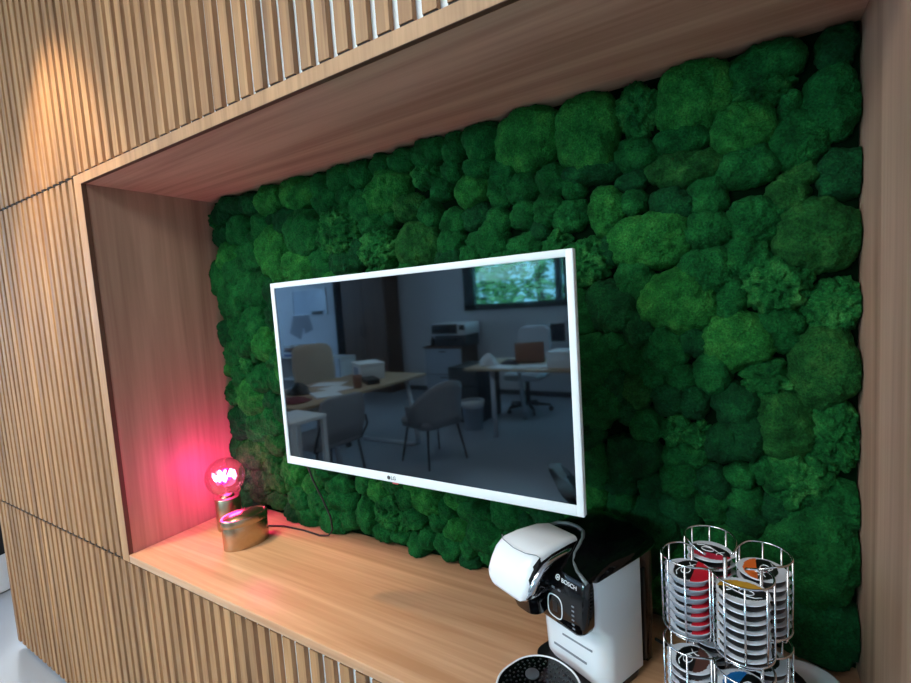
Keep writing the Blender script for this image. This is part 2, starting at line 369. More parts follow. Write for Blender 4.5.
for t in MOSS_TABLE.split(';'):
    a = t.split(); cush.append([int(a[0]) / 1000, int(a[1]) / 1000, int(a[2]) / 1000, int(a[3]) / 1000, a[4]])
n_traced = len(cush)
def free(x, z, r):
    for c in cush:
        dx = (x - c[0]) / (c[2] + 0.55 * r); dz = (z - c[1]) / (c[3] + 0.55 * r)
        if dx * dx + dz * dz < 0.9: return False
    return True
for r in (0.050, 0.040, 0.031, 0.024):
    for _ in range(2500):
        x = rng.uniform(0.012, NW - 0.012); z = rng.uniform(0.012, NH - 0.012)
        rr = r * rng.uniform(0.9, 1.15)
        if free(x, z, rr):
            cush.append([x, z, rr * rng.uniform(0.9, 1.1), rr * rng.uniform(0.95, 1.15), rng.choice('ddmmmmbc')])
MY = 0.408
def cushion(mb, x, z, rx, rz, kind, seed, coarse=False):
    rr = math.sqrt(rx * rz)
    g_ = 1.17 if seed <= n_traced else 1.22
    rx *= g_; rz *= g_
    h = min(0.058, 0.020 + 0.5 * rr) * (0.9 + 0.25 * ((seed * 37) % 10) / 10)
    step = 0.0065 if coarse else 0.0034
    seg = max(20, int(2 * PI * rr / step)); rings = max(8, int(1.5 * rr / step))
    off = Vector((seed * 3.17, seed * 1.31, seed * 0.77))
    crink = 1.9 if kind == 'c' else 1.0
    tx, tz = noise.noise(off) * 0.30, noise.noise(off + Vector((9, 0, 0))) * 0.30
    V = []; F = []
    for i in range(rings + 1):
        t = i / rings
        s = math.sin(t * PI / 2) ** 0.9
        pr = max(0.0, 1 - s ** 3.0) ** 0.5
        for j in range(seg if i else 1):
            a = 2 * PI * j / seg
            ca, sa = math.cos(a), math.sin(a)
            w = 1 + 0.13 * noise.noise(off + Vector((ca * 1.1, sa * 1.1, 0))) + 0.07 * noise.noise(off + Vector((ca * 2.6, sa * 2.6, 4)))
            px = x + rx * s * w * ca; pz = z + rz * s * w * sa
            q = Vector((px, pz, 0)) + off * 0.1
            d = 0.0075 * noise.noise(q * 30) + crink * (0.0042 * noise.noise(q * 75) + 0.0024 * noise.noise(q * 190))
            if not coarse: d += crink * 0.0014 * noise.noise(q * 420)
            if kind == 'c': d -= 0.008 * max(0, noise.noise(q * 95 + Vector((5, 5, 5))) - 0.15) * 3
            hh = h * pr * (1 + tx * s * ca + tz * s * sa)
            y = MY - hh - d * (0.35 + 0.65 * pr)
            k = d * 0.8 * s
            px += k * ca; pz += k * sa
            V.append((min(max(px, 0.002), NW - 0.002), min(y, MY + 0.004), min(max(pz, 0.0025), NH - 0.002)))
    for j in range(seg): F.append((0, 1 + (j + 1) % seg, 1 + j))
    for i in range(1, rings):
        o0 = 1 + (i - 1) * seg; o1 = 1 + i * seg
        for j in range(seg): F.append((o0 + j, o0 + (j + 1) % seg, o1 + (j + 1) % seg, o1 + j))
    mb.add(V, F, 'dmbco'.index(kind), True)
def tv_hidden(c): return 0.80 < c[0] < 1.20 and 0.44 < c[1] < 0.72
moss = thing('moss_wall', 'wall-filling picture of green preserved moss cushions behind the white television', 'moss wall', (0, 0, 0))
MB().box(0.002, NW - 0.002, 0.406, 0.429, 0.001, NH - 0.001).build('backing_board', pmat('moss_backing', rgb(5, 20, 9), 1.0, 0.0, Specular_IOR_Level=0.0), moss)
order = sorted([i for i in range(len(cush)) if not tv_hidden(cush[i])], key=lambda i: -cush[i][2] * cush[i][3])
big = set(order[:100]); rest = MB()
ML = [MOSS[k] for k in 'dmbco']
for i in range(len(cush)):
    c = cush[i]
    if i in big:
        mb = MB(); cushion(mb, *c, i + 1)
        k = 'dmbco'.index(c[4]); mb.mi = [0] * len(mb.mi)
        o = mb.build('moss_cushion', MOSS[c[4]], moss)
    else:
        cushion(rest, *c, i + 1, tv_hidden(c))
o = rest.build('moss_cushion_filling', ML, moss); o['kind'] = 'stuff'

# ------------------------------------------------------------------ television
M_WPL = pmat('white_plastic', rgb(236, 238, 240), 0.35)
M_GREYPL = pmat('grey_plastic', rgb(70, 72, 76), 0.5)
M_BLK = pmat('black_plastic', rgb(14, 14, 16), 0.45)
M_RUB = pmat('black_cable', rgb(12, 12, 14), 0.55)
M_SCREEN = pmat('screen_glass', rgb(4, 5, 7), 0.035)
_b = M_SCREEN.node_tree.nodes['Principled BSDF']
_b.inputs['IOR'].default_value = 1.85; _b.inputs['Specular Tint'].default_value = (0.62, 0.84, 1.0, 1)
TX0, TX1, TZ0, TZ1, TY = 0.6741, 1.4131, 0.3481, 0.7893, 0.0941
tv = thing('television', 'white-framed flat television mounted over the moss, showing a dark mirror-like screen', 'television', (TX0, TY, TZ0))
w, h = TX1 - TX0, TZ1 - TZ0
bz, bb = 0.0125, 0.019
b = MB().box(0, bz, 0, 0.0145, 0, h, bev=0.0012).box(w - bz, w, 0, 0.0145, 0, h, bev=0.0012)
b.box(bz - 0.001, w - bz + 0.001, 0, 0.0145, 0, bb, bev=0.0012).box(bz - 0.001, w - bz + 0.001, 0, 0.0145, h - bz, h, bev=0.0012)
b.build('bezel', M_WPL, tv)
MB().box(bz - 0.001, w - bz + 0.001, 0.002, 0.012, bb - 0.001, h - bz + 0.001).build('screen', M_SCREEN, tv)
b = MB().box(0.004, w - 0.004, 0.0125, 0.03, 0.004, h - 0.004, bev=0.004)
b.loft([rrect(0.06, w - 0.06, 0.03, h - 0.10, 0.028, 0.02), rrect(0.075, w - 0.075, 0.04, h - 0.12, 0.062, 0.02)], M=Matrix(((1, 0, 0, 0), (0, 0, 1, 0), (0, 1, 0, 0), (0, 0, 0, 1))))
b.build('back_shell', M_WPL, tv, auto=40)
b = MB().box(w / 2 - 0.11, w / 2 + 0.11, 0.060, 0.068, 0.10, 0.32).box(w / 2 - 0.03, w / 2 + 0.03, 0.068, 0.296, 0.19, 0.23)
b.box(w / 2 - 0.10, w / 2 + 0.10, 0.29, 0.304, 0.11, 0.31)
b.build('wall_mount', M_BLK, tv)
T = Matrix.Translation((w * 0.455, -0.0006, bb * 0.5)) @ Matrix.Rotation(R(90), 4, 'X')
lg = text('logo', 'LG', 0.011, M_GREYPL, tv, T)
MB().lathe([(0.0042, 0), (0.0042, 0.0006)], 20, M=Matrix.Translation((w * 0.455 - 0.0125, -0.0001, bb * 0.5)) @ Matrix.Rotation(R(90), 4, 'X')).build('logo_disc', M_GREYPL, tv)
b = MB().box(w * 0.455 - 0.006, w * 0.455 + 0.008, 0.003, 0.010, -0.004, 0.0002)
b.build('power_button', pmat('red_window', rgb(200, 90, 90), 0.3), tv)

_cd = MB().tube([(0.76, 0.157, 0.50), (0.68, 0.18, 0.50), (0.54, 0.29, 0.45), (0.45, 0.336, 0.38), (0.446, 0.338, 0.29), (0.452, 0.338, 0.23), (0.469, 0.338, 0.187), (0.507, 0.338, 0.128), (0.530, 0.342, 0.075), (0.530, 0.346, 0.030), (0.512, 0.344, 0.009), (0.475, 0.340, 0.0035), (0.40, 0.342, 0.0035), (0.31, 0.335, 0.0035), (0.262, 0.316, 0.0035), (0.236, 0.303, 0.0035)], 0.003, 8)
_cd.v = [(p[0] - TX0, p[1] - TY, p[2] - TZ0) for p in _cd.v]; _cd.build('cord', M_RUB, tv)

# ------------------------------------------------------------------ globe lamp and brass tin
M_BRASS = pmat('brushed_brass', rgb(188, 166, 140), 0.28, 1.0)
M_BRASS2 = speckle('hammered_brass', rgb(184, 162, 134), 0.26, 0.12, 90, 0.3, 1.0)
gl = bpy.data.materials.new('clear_globe_glass'); gl.use_nodes = True
gl.node_tree.nodes.clear()
_o = nd(gl, 'ShaderNodeOutputMaterial'); _t = nd(gl, 'ShaderNodeBsdfTransparent'); _g = nd(gl, 'ShaderNodeBsdfGlossy'); _g.inputs['Roughness'].default_value = 0.03
_t.inputs['Color'].default_value = (1.0, 0.86, 0.93, 1)
_lw = nd(gl, 'ShaderNodeLayerWeight'); _lw.inputs['Blend'].default_value = 0.25
_x = nd(gl, 'ShaderNodeMixShader'); lk(gl, _lw.outputs['Facing'], _x.inputs[0]); lk(gl, _t.outputs[0], _x.inputs[1]); lk(gl, _g.outputs[0], _x.inputs[2]); lk(gl, _x.outputs[0], _o.inputs['Surface'])
def emit(name, col, s):
    m = bpy.data.materials.new(name); m.use_nodes = True; m.node_tree.nodes.clear()
    o = nd(m, 'ShaderNodeOutputMaterial'); e = nd(m, 'ShaderNodeEmission'); e.inputs[0].default_value = col; e.inputs[1].default_value = s
    lk(m, e.outputs[0], o.inputs['Surface']); return m
M_FIL = emit('glowing_filament', (1.0, 0.16, 0.34, 1), 26)
lp = thing('table_lamp', 'brass cylinder lamp with a clear globe bulb glowing pink in the niche corner', 'lamp', (0.130, 0.256, 0.0))
MB().lathe([(0.0385, 0.0), (0.040, 0.002), (0.040, 0.106), (0.0385, 0.109), (0.030, 0.110)], 40).build('lamp_base', M_BRASS, lp, auto=40)
MB().lathe([(0.024, 0.110), (0.022, 0.116), (0.017, 0.120)], 28).build('socket', pmat('socket_metal', rgb(190, 150, 120), 0.25, 1.0), lp, auto=40)
gz = 0.178; gr = 0.0635
prof = [(0.017, 0.117)] + [(gr * math.sin(a), gz + gr * math.cos(a)) for a in [PI - 0.36 - (PI - 0.36) * i / 22 for i in range(23)]]
prof[-1] = (0.0, gz + gr)
bulb = MB().lathe(prof, 40).build('globe_bulb', gl, lp)
fb = MB()
for k in range(5):
    a0 = 2 * PI * k / 5
    pts = []
    for i in range(9):
        t = i / 8; a = a0 + 0.9 * t
        pts.append((0.034 * math.cos(a) * (0.8 + 0.2 * math.sin(PI * t)), 0.034 * math.sin(a) * (0.8 + 0.2 * math.sin(PI * t)), gz + 0.004 + 0.010 * math.sin(3 * PI * t + k)))
    fb.tube(pts, 0.0042, 8)
fb.build('filament', M_FIL, bulb)
fb = MB().tube([(0, 0, 0.118), (0, 0, 0.155), (0, 0, gz + 0.004)], [0.006, 0.004, 0.002], 10)
for k in range(5):
    a = 2 * PI * k / 5; fb.tube([(0, 0, 0.155), (0.030 * math.cos(a), 0.030 * math.sin(a), gz)], 0.0007, 6)
fb.build('filament_stem', gl, bulb)
_l = bpy.data.lights.new('bulb_glow', 'POINT'); _l.energy = 3.9; _l.color = (1.0, 0.008, 0.34); _l.shadow_soft_size = 0.03
_lo = bpy.data.objects.new('bulb_glow', _l); COL.objects.link(_lo); _lo.parent = bulb; _lo.location = (0, 0, gz)
b = MB().tube([(0.040, 0.004, 0.012), (0.055, 0.016, 0.004), (0.080, 0.034, 0.0032), (0.102, 0.046, 0.0032)], 0.0026, 8)
b.build('cord', M_RUB, lp)

tn = thing('brass_tin', 'oval brass tin with a shiny domed lid in front of the globe lamp', 'tin', (0.285, 0.212, 0.0), R(75))
MB().lathe([(0.985, 0.0), (1.0, 0.003), (1.0, 0.072), (0.99, 0.074)], 48, sx=0.069, sy=0.045).build('tin_body', M_BRASS2, tn, auto=40)
lid = MB().lathe([(1.02, 0.0725), (1.025, 0.074), (1.025, 0.092), (1.0, 0.0955), (0.94, 0.0955), (0.90, 0.094), (0.75, 0.099), (0.5, 0.103), (0.25, 0.105), (0.0, 0.1055)], 48, sx=0.069, sy=0.045)
lid.build('tin_lid', M_BRASS2, tn, auto=50)

# ------------------------------------------------------------------ coffee machine
M_GLW = pmat('gloss_white', rgb(238, 240, 244), 0.22)
M_GLK = pmat('gloss_black', rgb(6, 6, 8), 0.08)
M_MTK = pmat('satin_black', rgb(14, 14, 16), 0.35)
M_CHR = pmat('chrome', rgb(200, 204, 210), 0.12, 1.0)
M_STRIP = pmat('grey_strip', rgb(100, 108, 110), 0.35, 0.1)
M_TANK = pmat('smoked_tank', rgb(70, 56, 46), 0.15, 0.0, Alpha=0.75)
M_INK = pmat('white_print', rgb(240, 242, 245), 0.5)
M_GREYINK = pmat('grey_print', rgb(120, 126, 134), 0.5)
cm = thing('coffee_machine', 'white and black capsule coffee machine with a domed white brew head on the shelf', 'coffee machine', (1.4136, 0.0935, 0.0), R(-23))
XL = -0.172
body = MB()
rings = []
for z, yf, xl in [(0.012, 0.040, -0.150), (0.02, 0.036, -0.153), (0.09, 0.034, -0.156), (0.112, 0.030, -0.158), (0.126, 0.026, XL), (0.14, 0.014, XL), (0.16, 0.009, XL), (0.2275, 0.010, XL)]:
    rings.append(rrect(xl, 0.0, yf, 0.152, z, 0.02, 8, (0.03, 0.034 if z < 0.12 else 0.020, 0.008, 0.008)))
rings.append([(p[0], p[1], 0.2276 + 0.0 * p[1]) for p in rings[-1]])
body.loft(rings); body.build('body', M_GLW, cm, auto=50)
b = MB()
for x0, z0, x1, z1 in ((-0.095, 0.074, -0.026, 0.079), (-0.118, 0.043, -0.040, 0.047)):
    b.loft([[(x0, 0.0335, z0), (x1, 0.0335, z1), (x1, 0.0335, z1 + 0.0035), (x0, 0.0335, z0 + 0.0035)], [(x0, 0.0365, z0), (x1, 0.0365, z1), (x1, 0.0365, z1 + 0.0035), (x0, 0.0365, z0 + 0.0035)]], smooth=False)
b.build('groove', M_GREYINK, cm)
b = MB(); rings = []
for z, yf, ins in [(0.120, 0.022, 0.026), (0.123, 0.008, 0.017), (0.131, -0.005, 0.009), (0.142, -0.010, 0.0035), (0.154, -0.012, 0.0008), (0.185, -0.011, 0.0), (0.220, -0.008, 0.0), (0.2315, -0.002, 0.001)]:
    rings.append(rrect(XL + ins, 0.0015 - 1.9 * ins, yf, 0.0275 if z < 0.13 else 0.0135, z, 0.018, 8, (0.004, 0.004, 0.001, 0.001) if z < 0.12 else (0.012, 0.012, 0.001, 0.001)))
b.loft(rings); b.build('control_panel', M_GLK, cm, auto=60)
hood = MB(); rings = []
for z, x0, x1, yf, yb, r in [(0.2278, XL - 0.004, 0.003, 0.0145, 0.152, 0.012), (0.232, XL - 0.004, 0.003, 0.000, 0.215, 0.03), (0.242, XL, -0.001, 0.028, 0.214, 0.034), (0.250, XL + 0.008, -0.014, 0.055, 0.208, 0.036), (0.256, XL + 0.022, -0.032, 0.075, 0.198, 0.036), (0.258, XL + 0.045, -0.06, 0.09, 0.18, 0.03)]:
    rings.append(rrect(x0, x1, yf, yb, z, r, 8))
hood.loft(rings); hood.build('hood', M_GLK, cm, auto=60)
def strip(pts, wd, th):
    """flat ribbon along pts, raised th"""
    b = MB(); P_ = [Vector(p) for p in pts]; V = []; F = []
    return MB().tube(pts, wd, 8)
MB().tube([(-0.168, 0.045, 0.238), (-0.163, 0.072, 0.251), (-0.149, 0.092, 0.2570), (-0.130, 0.102, 0.2590), (-0.108, 0.104, 0.2595), (-0.089, 0.098, 0.2590), (-0.076, 0.082, 0.2560), (-0.069, 0.062, 0.2510), (-0.064, 0.044, 0.2440), (-0.054, 0.028, 0.2385), (-0.034, 0.014, 0.2350), (-0.003, 0.002, 0.2310)], 0.0036, 10).build('trim_strip', M_STRIP, cm)
# water tank at the back
MB().loft([rrect(-0.150, -0.006, 0.1545, 0.200, 0.004, 0.03, 8), rrect(-0.155, -0.002, 0.1545, 0.208, 0.10, 0.03, 8), rrect(-0.155, -0.002, 0.1545, 0.210, 0.2255, 0.03, 8)]).build('water_tank', M_TANK, cm, auto=50)
MB().box(-0.006, 0.0005, 0.1535, 0.160, 0.02, 0.20).build('seam', M_MTK, cm)
# base plate and drip tray
MB().loft([rrect(-0.160, 0.0, 0.012, 0.152, 0.0, 0.03, 8), rrect(-0.160, 0.002, 0.010, 0.152, 0.012, 0.03, 8)]).build('base_plate', M_MTK, cm, auto=50)
tr = MB().loft([rrect(-0.138, -0.004, -0.125, 0.014, 0.0, 0.060, 10), rrect(-0.142, -0.002, -0.130, 0.016, 0.030, 0.064, 10)])
tray = tr.build('drip_tray', M_MTK, cm, auto=50)
MB().tube(rrect(-0.141, -0.003, -0.129, 0.015, 0.0335, 0.0635, 12), 0.0022, 8, closed=True).build('tray_rim', M_GLW, tray)
g = MB().loft([rrect(-0.139, -0.005, -0.127, 0.013, 0.030, 0.062, 10), rrect(-0.139, -0.005, -0.127, 0.013, 0.0345, 0.062, 10)])
gcx, gcy = -0.098, -0.046
g.build('tray_grid', M_GLK, tray, auto=50)
g = MB()
for ring in range(1, 10):
    rad = 0.011 + 0.0075 * ring; n = 8 + 4 * ring
    for k in range(n):
        a = 2 * PI * (k + 0.5 * (ring % 2)) / n + ring * 0.3
        x, y = gcx + rad * math.cos(a), gcy + rad * math.sin(a)
        dx = max(abs(x + 0.072) - 0.005, 0); dy = max(abs(y + 0.057) - 0.008, 0)
        if dx * dx + dy * dy < 0.056 ** 2:
            g.lathe([(0.0022 * (0.8 + 0.04 * ring), 0.0), (0.0016, 0.0009), (0.0, 0.001)], 8, M=Matrix.Translation((x, y, 0.0345)))
gd = g.build('drip_bump', M_MTK, tray); gd['kind'] = 'stuff'
MB().lathe([(0.0125, 0.0345), (0.0125, 0.037), (0.0105, 0.0378), (0.0, 0.0378)], 28, M=Matrix.Translation((gcx, gcy, 0))).build('float_disc', M_GREYPL, tray, auto=40)
# brew head: domed white lid, white front, chrome cheek
HXL, HXR = -0.180, -0.078
def hring(y, z0, z1, xl, xr, r, n=8):
    pts = rrect(xl, xr, z0, z1, 0, r, n)
    return [(p[0], y, p[1]) for p in pts]
hd = MB()
hd.loft([hring(0.070, 0.222, 0.262, -0.160, -0.080, 0.008), hring(0.045, 0.216, 0.2665, -0.168, -0.078, 0.010), hring(0.0, 0.200, 0.2675, -0.176, -0.077, 0.012), hring(-0.03, 0.188, 0.2645, -0.181, -0.077, 0.014), hring(-0.047, 0.182, 0.256, -0.183, -0.077, 0.020), hring(-0.058, 0.180, 0.243, -0.184, -0.079, 0.026), hring(-0.067, 0.183, 0.225, -0.181, -0.084, 0.020), hring(-0.070, 0.190, 0.215, -0.170, -0.094, 0.012)])
for i, f in enumerate(hd.f):
    c = sum((Vector(hd.v[k]) for k in f), Vector()) / len(f)
    if c.x > -0.0805 and c.z < 0.2535 and len(f) == 4: hd.mi[i] = 1
head = hd.build('brew_head', [M_GLW, M_GLK], cm, auto=50)
# chrome cheek along the right of the head
hd = MB()
if 0: hd.loft([[(-0.0775, y, z0), (-0.0735, y, z0 + 0.002), (-0.0735, y, z1 - 0.002), (-0.0775, y, z1)] for y, z0, z1 in ((0.070, 0.238, 0.256), (0.03, 0.232, 0.258), (-0.01, 0.222, 0.257), (-0.035, 0.200, 0.250), (-0.048, 0.185, 0.238), (-0.058, 0.180, 0.215))], smooth=True)
hd.tube([(-0.0775, 0.068, 0.244), (-0.0755, 0.03, 0.247), (-0.0745, -0.005, 0.246), (-0.0745, -0.028, 0.240), (-0.0760, -0.042, 0.228), (-0.080, -0.052, 0.210), (-0.087, -0.056, 0.195), (-0.098, -0.058, 0.187)], [0.004, 0.0055, 0.006, 0.0065, 0.0075, 0.0085, 0.008, 0.005], 12)
hd.build('chrome_cheek', M_CHR, head)
MB().loft([rrect(-0.168, -0.098, -0.050, 0.01, 0.168, 0.025, 8), rrect(-0.178, -0.090, -0.060, 0.02, 0.182, 0.028, 8), rrect(-0.178, -0.090, -0.055, 0.03, 0.190, 0.028, 8)]).build('head_rim', M_CHR, head, auto=50)
MB().loft([rrect(-0.155, -0.095, -0.035, 0.02, 0.140, 0.02, 8), rrect(-0.165, -0.088, -0.045, 0.03, 0.172, 0.02, 8)]).build('spout', M_GLK, head, auto=50)
MB().tube([(-0.1815, -0.028, 0.258), (-0.176, -0.0335, 0.2655), (-0.165, -0.041, 0.2640), (-0.13, -0.046, 0.2620), (-0.10, -0.044, 0.2625), (-0.082, -0.036, 0.2635), (-0.0765, -0.030, 0.2575)], 0.0007, 6).build('lid_seam', M_GREYINK, head)
MB().box(-0.128, -0.104, -0.0665, -0.063, 0.217, 0.225).build('head_badge', M_WPL, head)
# print on the control panel
def pan(x, z):   # a point on the panel face
    prof = [(0.132, -0.006), (0.150, -0.012), (0.185, -0.011), (0.220, -0.008), (0.2315, -0.002)]
    for (za, ya), (zb, yb) in zip(prof, prof[1:]):
        if za <= z <= zb: return (x, ya + (yb - ya) * (z - za) / (zb - za) - 0.0005, z)
    return (x, -0.006, z)
tilt = Matrix.Rotation(R(90 - 5), 4, 'X')
text('logo', 'BOSCH', 0.0105, M_INK, cm, Matrix.Translation((-0.033, -0.0096, 0.2215)) @ tilt)
b = MB(); rg = [pan(-0.060 + 0.0042 * math.cos(a), 0.2215 + 0.0042 * math.sin(a)) for a in [2 * PI * i / 20 for i in range(20)]]
b.tube(rg, 0.0006, 6, closed=True)
b.tube([pan(-0.0615, 0.2195), pan(-0.0615, 0.2235)], 0.0006, 6).tube([pan(-0.0585, 0.2195), pan(-0.0585, 0.2235)], 0.0006, 6).tube([pan(-0.0615, 0.2215), pan(-0.0585, 0.2215)], 0.0006, 6)
b.build('emblem', M_INK, cm)
ringp = []
for i in range(40):
    a = 2 * PI * i / 40; c, s = math.cos(a), math.sin(a)
    e = (abs(c) ** 3 + abs(s) ** 3) ** (-1 / 3)
    ringp.append(pan(-0.066 + 0.0165 * e * c, 0.166 + 0.021 * e * s))
MB().tube(ringp, 0.0010, 6, closed=True).build('touch_ring', M_INK, cm)
b = MB().box(-0.071, -0.061, -0.0124, -0.0105, 0.157, 0.176)
b.build('start_button', M_MTK, cm)
for x, z in ((-0.085, 0.200), (-0.070, 0.200), (-0.056, 0.200)):
    q = pan(x, z); MB().box(x - 0.003, x + 0.003, q[1] - 0.0004, q[1] + 0.002, z - 0.0018, z + 0.0018).build('indicator', M_GREYINK, cm)
for k in range(6):
    z = 0.186 - 0.008 * k; q = pan(-0.024, z); MB().box(-0.0275, -0.0225, q[1] - 0.0004, q[1] + 0.002, z - 0.0012, z + 0.0012).build('indicator', M_GREYINK, cm)
MB().tube([(-0.01, 0.205, 0.03), (-0.004, 0.228, 0.010), (0.016, 0.250, 0.0035), (0.045, 0.272, 0.0035), (0.079, 0.288, 0.0035), (0.150, 0.328, 0.0035)], 0.003, 8).build('cord', M_RUB, cm)

# ------------------------------------------------------------------ capsule carousel
RC = Vector((1.613, 0.126, 0.0)); CR = 0.0525
COLS = {'front': -64, 'left': -154, 'right': 26, 'back': 116}
M_WIRE = pmat('chromed_wire', rgb(205, 208, 212), 0.18, 1.0)
rack = thing('capsule_rack', 'chromed wire carousel holding stacks of coffee capsules, right of the coffee machine', 'capsule rack', RC)
wr = 0.0015
def circ(cx, cy, r, z, a0=0, a1=360, n=36):
    return [(cx + r * math.cos(R(a0 + (a1 - a0) * i / n)), cy + r * math.sin(R(a0 + (a1 - a0) * i / n)), z) for i in range(n + (0 if a1 - a0 == 360 else 1))]
MB().tube([(0, 0, 0.004), (0, 0, 0.312)], 0.003, 10).build('centre_pole', M_WIRE, rack)
b = MB().tube(circ(0, 0, 0.078, 0.003), 0.003, 8, closed=True)
for k in range(4):
    a = R(26 + 90 * k); b.tube([(0, 0, 0.0035), (0.078 * math.cos(a), 0.078 * math.sin(a), 0.0035)], 0.002, 8)
b.build('base_ring', M_WIRE, rack)
for nm, deg in COLS.items():
    a = R(deg); cx, cy = CR * math.cos(a), CR * math.sin(a)
    for (z0, z1) in ((0.014, 0.180), (0.196, 0.317)):
        b = MB()
        # scalloped top rail, open toward the pole, swooping down at the cusps
        pts = []
        for i in range(37):
            t = -150 + 300 * i / 36; q = R(deg + t)
            pts.append((cx + 0.0366 * math.cos(q), cy + 0.0366 * math.sin(q), z1 - 0.012 * max(0, (abs(t) - 95) / 55)))
        b.tube(pts, wr, 8)
        b.tube(circ(cx, cy, 0.0366, z0 + 0.012, deg - 125, deg + 125), wr, 8)
        b.tube(circ(cx, cy, 0.026, z0 + 0.001), wr, 8, closed=True)
        for t in (-118, -62, 62, 118):
            q = R(deg + t); x, y = cx + 0.0366 * math.cos(q), cy + 0.0366 * math.sin(q)
            b.tube([(x, y, z1 - (0.005 if abs(t) > 100 else 0)), (x, y, z0 + 0.012), (cx + 0.034 * math.cos(q), cy + 0.034 * math.sin(q), z0 + 0.004), (cx + 0.026 * math.cos(q), cy + 0.026 * math.sin(q), z0 + 0.001)], wr, 8)
        for t in (-22, 22):
            q = R(deg + t); x, y = cx + 0.0372 * math.cos(q), cy + 0.0372 * math.sin(q)
            b.tube([(x, y, z1), (x, y, z0 + 0.06), (cx + 0.0366 * math.cos(q), cy + 0.0366 * math.sin(q), z0 + 0.012)], wr * 0.9, 8)
        b.tube([(0, 0, z0 + 0.004), (cx - 0.026 * math.cos(a), cy - 0.026 * math.sin(a), z0 + 0.001)], wr, 8)
        b.build('basket', M_WIRE, rack)

M_FOIL = pmat('silver_foil', rgb(218, 223, 232), 0.4, 0.1)
M_FBLK = pmat('black_foil_print', rgb(12, 12, 14), 0.35)
M_CUPK = pmat('black_capsule', rgb(6, 6, 8), 0.45, 0.0, Specular_IOR_Level=0.25)
M_CUPG = pmat('clear_grey_capsule', rgb(140, 146, 156), 0.25)
M_CUPD = pmat('dark_grey_capsule', rgb(26, 26, 30), 0.4, 0.0, Specular_IOR_Level=0.3)
tints = {'red': rgb(206, 24, 46), 'gold': rgb(200, 150, 46), 'orange': rgb(222, 104, 40), 'pink': rgb(196, 28, 62), 'brown': rgb(96, 62, 54), 'blue': rgb(24, 104, 170), 'grey': rgb(120, 120, 126), 'plum': rgb(84, 46, 78)}
TM = {k: pmat('foil_' + k, v, 0.35) for k, v in tints.items()}
DR = 0.0325
def make_disc(kind, cup, ang, label, group, swirl=True):
    """capsule: bowl, flange with tab, printed foil lid; ang turns the print"""
    t = thing('coffee_capsule', label, 'coffee capsule', (0, 0, 0), 0, group)
    bs = 0.90 if cup is M_CUPG else 1.0
    bw = MB().lathe([(0.0, -0.0126), (0.026 * bs, -0.0126), (0.0285 * bs, -0.0112), (0.0299 * bs, -0.006), (0.0303 * bs, -0.001)], 36)
    bw.build('bowl', cup, t, auto=50)
    fl = MB().lathe([(0.0303 * bs, -0.0012), (DR, -0.0012), (DR + 0.0004, -0.0004), (DR, 0.0002), (0.0303 * bs, 0.0002)], 40)
    # tab
    fl.loft([[(DR - 0.003, -0.011, -0.0008), (DR + 0.0032, -0.005, 0.0004), (DR + 0.0032, 0.005, 0.0004), (DR - 0.003, 0.011, -0.0008)], [(DR - 0.003, -0.011, 0.0002), (DR + 0.0032, -0.005, 0.0014), (DR + 0.0032, 0.005, 0.0014), (DR - 0.003, 0.011, 0.0002)]], smooth=False)
    fl.build('flange', M_FOIL if cup is not M_CUPG else M_CUPG, t, auto=50)
    V = []; F = []; mi = []; nr, ns = 24, 120
    ca, sa = math.cos(R(ang)), math.sin(R(ang))
    for i in range(nr + 1):
        for j in range(ns):
            r = DR * 0.985 * i / nr; q = 2 * PI * j / ns
            V.append((r * math.cos(q), r * math.sin(q), 0.0003 + 0.0004 * math.cos(PI / 2 * i / nr)))
    for i in range(nr):
        for j in range(ns):
            F.append((i * ns + j, i * ns + (j + 1) % ns, (i + 1) * ns + (j + 1) % ns, (i + 1) * ns + j))
            r = DR * 0.985 * (i + 0.5) / nr; q = 2 * PI * (j + 0.5) / ns
            x, y = r * math.cos(q), r * math.sin(q); u, w_ = x * ca + y * sa, -x * sa + y * ca
            ell = (u / 0.0295) ** 2 + (w_ / 0.0195) ** 2 < 1
            tint = (w_ > 0.007 + 0.16 * u) and (u / 0.0315) ** 2 + (w_ / (0.0305 if kind == 'red' else 0.0245)) ** 2 < 1
            mi.append(2 if tint else (1 if ell else 0))
    m = MB(); m.v = V; m.f = F; m.mi = mi; m.sm = [True] * len(F)
    foil = m.build('foil_lid', [M_FOIL, M_FBLK, TM[kind]], t)
    if swirl:
        b = MB()
        def pl(pts): b.tube([(x * ca - y * sa, x * sa + y * ca, 0.0009) for x, y in pts], 0.0007, 6)
        pl([(-0.020, 0.003), (-0.013, -0.001), (-0.006, -0.006), (0.004, -0.012), (0.014, -0.013), (0.022, -0.009)])
        pl([(-0.020, -0.006), (-0.014, -0.002), (-0.011, 0.004), (-0.012, 0.008)])
        pl([(0.004 + 0.009 * math.cos(q), -0.003 + 0.006 * math.sin(q)) for q in [2 * PI * i / 16 for i in range(17)]])
        b.build('swirl_mark', M_INK, foil)
    return t
ORD = ['topmost', 'second from the top', 'third from the top', 'fourth from the top', 'fifth from the top', 'sixth from the top', 'seventh from the top', 'eighth from the top', 'ninth from the top', 'tenth from the top']
